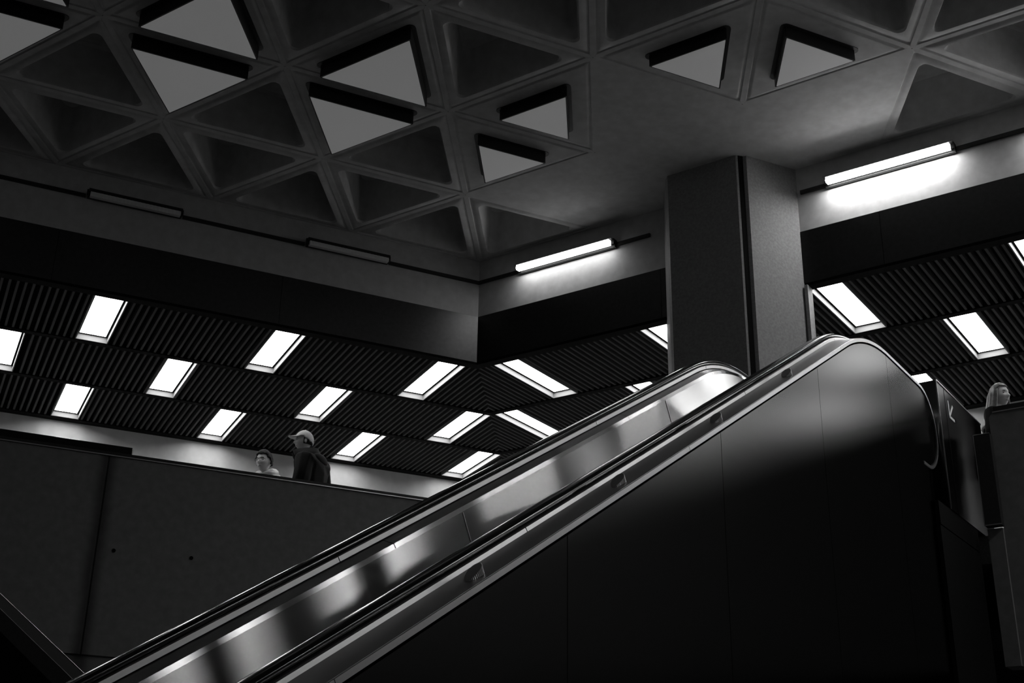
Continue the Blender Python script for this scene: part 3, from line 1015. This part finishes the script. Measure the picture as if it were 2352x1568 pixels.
# man in glasses and a pale hoodie, nearest the rear wall
loc = PA(-2.17, 1.05, FLOOR2)
p, HM, sk = person(loc, rad(252), 1.615, 'man with short black hair, glasses and pale hoodie, facing us over the left parapet', M['skin'], None, turn=rad(-4), tilt=rad(4), fwd=-0.06, hs=1.06)
hoodie = link_mesh('hoodie', remesh(top_bm(p, sk, 0.022), 0.012, 4), M['hoodie'], p)
link_mesh('trousers', remesh(legs_bm(sk, 0.014), 0.012, 3), M['jacket'], p)
bm = BM()       # hood bunched round the neck
n = 28
rings = []
for i in range(n):
    a = 2 * pi * i / n
    back = 0.5 - 0.5 * cos(a)          # 0 front, 1 back
    c = Vector((sin(a) * 0.105, -cos(a) * 0.085 + 0.02, 1.345 + 0.055 * back + 0.01 * sin(3 * a)))
    rad_ = 0.026 + 0.028 * back
    o_ = Vector((sin(a), -cos(a), 0))
    rings.append([c + o_ * (rad_ * cos(q)) + Vector((0, 0, rad_ * 1.0 * sin(q))) for q in [2 * pi * j / 10 for j in range(10)]])
loft(bm, rings, wrap=True)
obj('hood', bm, M['hoodie'], hoodie, smooth=True)
o = obj('hair', hair_bm(HM, lambda c, th: 0.6 if c > 0.42 else (0.3 if c > 0.0 else -0.3), 0.019, 0.006), M['hair'], p, smooth=True)
solid(o, 0.012)
bm = BM()
for s in (-1, 1):
    rr = []
    for i in range(24):
        a = 2 * pi * i / 24
        rx = 0.024 * (abs(cos(a)) ** 0.6) * (1 if cos(a) > 0 else -1)
        rz = 0.0165 * (abs(sin(a)) ** 0.6) * (1 if sin(a) > 0 else -1)
        c = Vector((0.032 * s + rx, -0.104 + 0.01 * abs(rx + 0.032 * s) / 0.06, 0.009 + rz))
        rr.append([c + Vector((0.0016 * cos(q) * (1 if rx >= 0 else -1), 0.0016 * sin(q), 0.0016 * cos(q) * (1 if rz >= 0 else -1))) for q in (0, pi / 2, pi, 3 * pi / 2)])
    loft(bm, rr, wrap=True)
    box(bm, 0.056 * s - 0.0015, 0.056 * s + 0.0015, -0.096, 0.0, 0.012, 0.016) if s > 0 else box(bm, -0.0575, -0.0545, -0.096, 0.0, 0.012, 0.016)
box(bm, -0.009, 0.009, -0.106, -0.102, 0.012, 0.015)
bmesh.ops.transform(bm, matrix=HM, verts=bm.verts)
obj('glasses', bm, M['black'], p)

# man in a light cap and black padded jacket, in profile
loc = PA(-1.78, 0.52, FLOOR2)
p, HM, sk = person(loc, rad(160), 1.75, 'man in light cap and black padded jacket, in profile behind the left parapet', M['skin'], None, turn=rad(34), tilt=rad(-3), stride=1.0, w=1.2, fwd=-0.125, up=0.05)
bm = top_bm(p, sk, 0.052)
jacket = link_mesh('jacket', remesh(bm, 0.014, 3), M['jacket'], p)
link_mesh('trousers', remesh(legs_bm(sk, 0.014), 0.012, 3), M['jacket'], p)
bm = BM()       # tall standing collar, open in front, with a hood behind
n = 28
lo, hi = [], []
for i in range(n + 1):
    a = rad(25) + rad(310) * i / n
    back = 0.5 - 0.5 * cos(a)
    o_ = Vector((sin(a), -cos(a), 0))
    lo.append(Vector((0, -0.01, 1.40)) + Vector((o_.x * 0.13, o_.y * 0.125, 0.0)))
    hi.append(Vector((0, 0.01, 1.545 + 0.04 * back)) + Vector((o_.x * 0.118, o_.y * (0.175 - 0.05 * back), 0.0)))
RC = Matrix.Translation((0, -0.095, 0)) @ Matrix.Rotation(rad(34), 4, 'Z')
lo = [Matrix.Rotation(rad(34), 4, 'Z') @ q for q in lo]; hi = [RC @ q for q in hi]
mid = [(a + b) / 2 + Vector(((a + b).x * 0.05, (a + b - Vector((0, 0.03, 2.8))).y * 0.05, 0)) for a, b in zip(lo, hi)]
loft(bm, [lo, mid, hi], closed=False, cap=False)
o = obj('collar', bm, M['jacket'], jacket, smooth=True)
solid(o, 0.025, 0)
bm = BM()
bmesh.ops.create_uvsphere(bm, u_segments=24, v_segments=14, radius=1, matrix=Matrix.Translation((0, 0.10, 1.44)) @ Matrix.Rotation(0.6, 4, 'X') @ Matrix.Diagonal((0.14, 0.06, 0.08, 1)))
obj('hood', bm, M['jacket'], jacket, smooth=True)
capline = lambda c, th: 0.34 if c > 0.2 else 0.34 - 0.5 * (0.2 - c)
bm = hair_bm(HM, lambda c, th: capline(c, th), 0.017, 0.0)
bmesh.ops.create_uvsphere(bm, u_segments=10, v_segments=6, radius=0.008, matrix=HM @ Matrix.Translation((0, 0, 0.136)))
cap_ = o = obj('cap', bm, M['cap'], p, smooth=True)
solid(o, 0.01)
bm = BM()       # brim
g = []
for j in range(9):
    row_ = []
    for i in range(17):
        a = rad(-62) + rad(124) * i / 16
        f = j / 8
        rr = 0.078 + 0.0 * f
        x = sin(a) * (0.082 - 0.004 * f)
        y = -cos(a) * 0.108 - f * 0.078 * cos(a * 0.95)
        z = 0.048 - 0.012 * f - 0.010 * (sin(a) ** 2) * (0.4 + 0.6 * f)
        row_.append(HM @ Vector((x, y, z)))
    g.append(row_)
loft(bm, g, closed=False, cap=False)
o = obj('cap_brim', bm, M['cap'], cap_, smooth=True)
solid(o, 0.008, 0)
bm = BM()
bmesh.ops.create_uvsphere(bm, u_segments=12, v_segments=8, radius=1, matrix=HM @ Matrix.Translation((0, 0.112, 0.012)) @ Matrix.Diagonal((0.03, 0.012, 0.014, 1)))
obj('cap_strap', bm, M['black'], cap_, smooth=True)
o = obj('hair', hair_bm(HM, lambda c, th: 9 if c > 0.12 else -0.35, 0.006, 0.002), M['hair'], p, smooth=True)
solid(o, 0.01)

# woman with long fair hair behind the right parapet
loc = PB(5.72, 0.72, FLOOR2)
p, HM, sk = person(loc, rad(-40), 1.60, 'woman with long fair hair and dark coat behind the right parapet', M['skin'], None, turn=rad(-20), tilt=rad(1))
link_mesh('coat', remesh(top_bm(p, sk, 0.03), 0.012, 4), M['jacket'], p)
link_mesh('trousers', remesh(legs_bm(sk, 0.014), 0.012, 3), M['jacket'], p)
hair_ = o = obj('hair', hair_bm(HM, lambda c, th: 0.68 if c > 0.45 else (0.15 + 1.15 * c if c > -0.05 else -0.6), 0.016, 0.002), M['fair'], p, smooth=True)
solid(o, 0.012)
bm = BM()       # long lengths falling behind and beside the face
rows_ = []
for j in range(16):
    f = j / 15
    row_ = []
    for i in range(41):
        a = rad(66) + rad(228) * i / 40
        back = 0.5 - 0.5 * cos(a)
        wv = 0.004 * sin(a * 17 + f * 3) + 0.003 * sin(a * 31)
        g0 = min(1, f / 0.12)
        rx = 0.076 + 0.014 * g0 + 0.03 * f + 0.03 * f * f + wv * g0
        ry = 0.096 + 0.014 * g0 + (0.035 * f + 0.06 * f * f) * back + wv * g0
        z = 0.062 - f * (0.30 + 0.08 * back) - 0.01 * sin(a * 5)
        q = Vector((sin(a) * rx, -cos(a) * ry + 0.03 * f, z))
        row_.append(HM @ q)
    rows_.append(row_)
loft(bm, rows_, closed=False, cap=False)
o = obj('hair_lengths', bm, M['fair'], hair_, smooth=True)
solid(o, 0.012)
bm = BM()
bmesh.ops.create_uvsphere(bm, u_segments=8, v_segments=6, radius=0.006, matrix=HM @ Matrix.Translation((-0.086, 0.0, -0.042)))
obj('earring', bm, M['paint'], p, smooth=True)
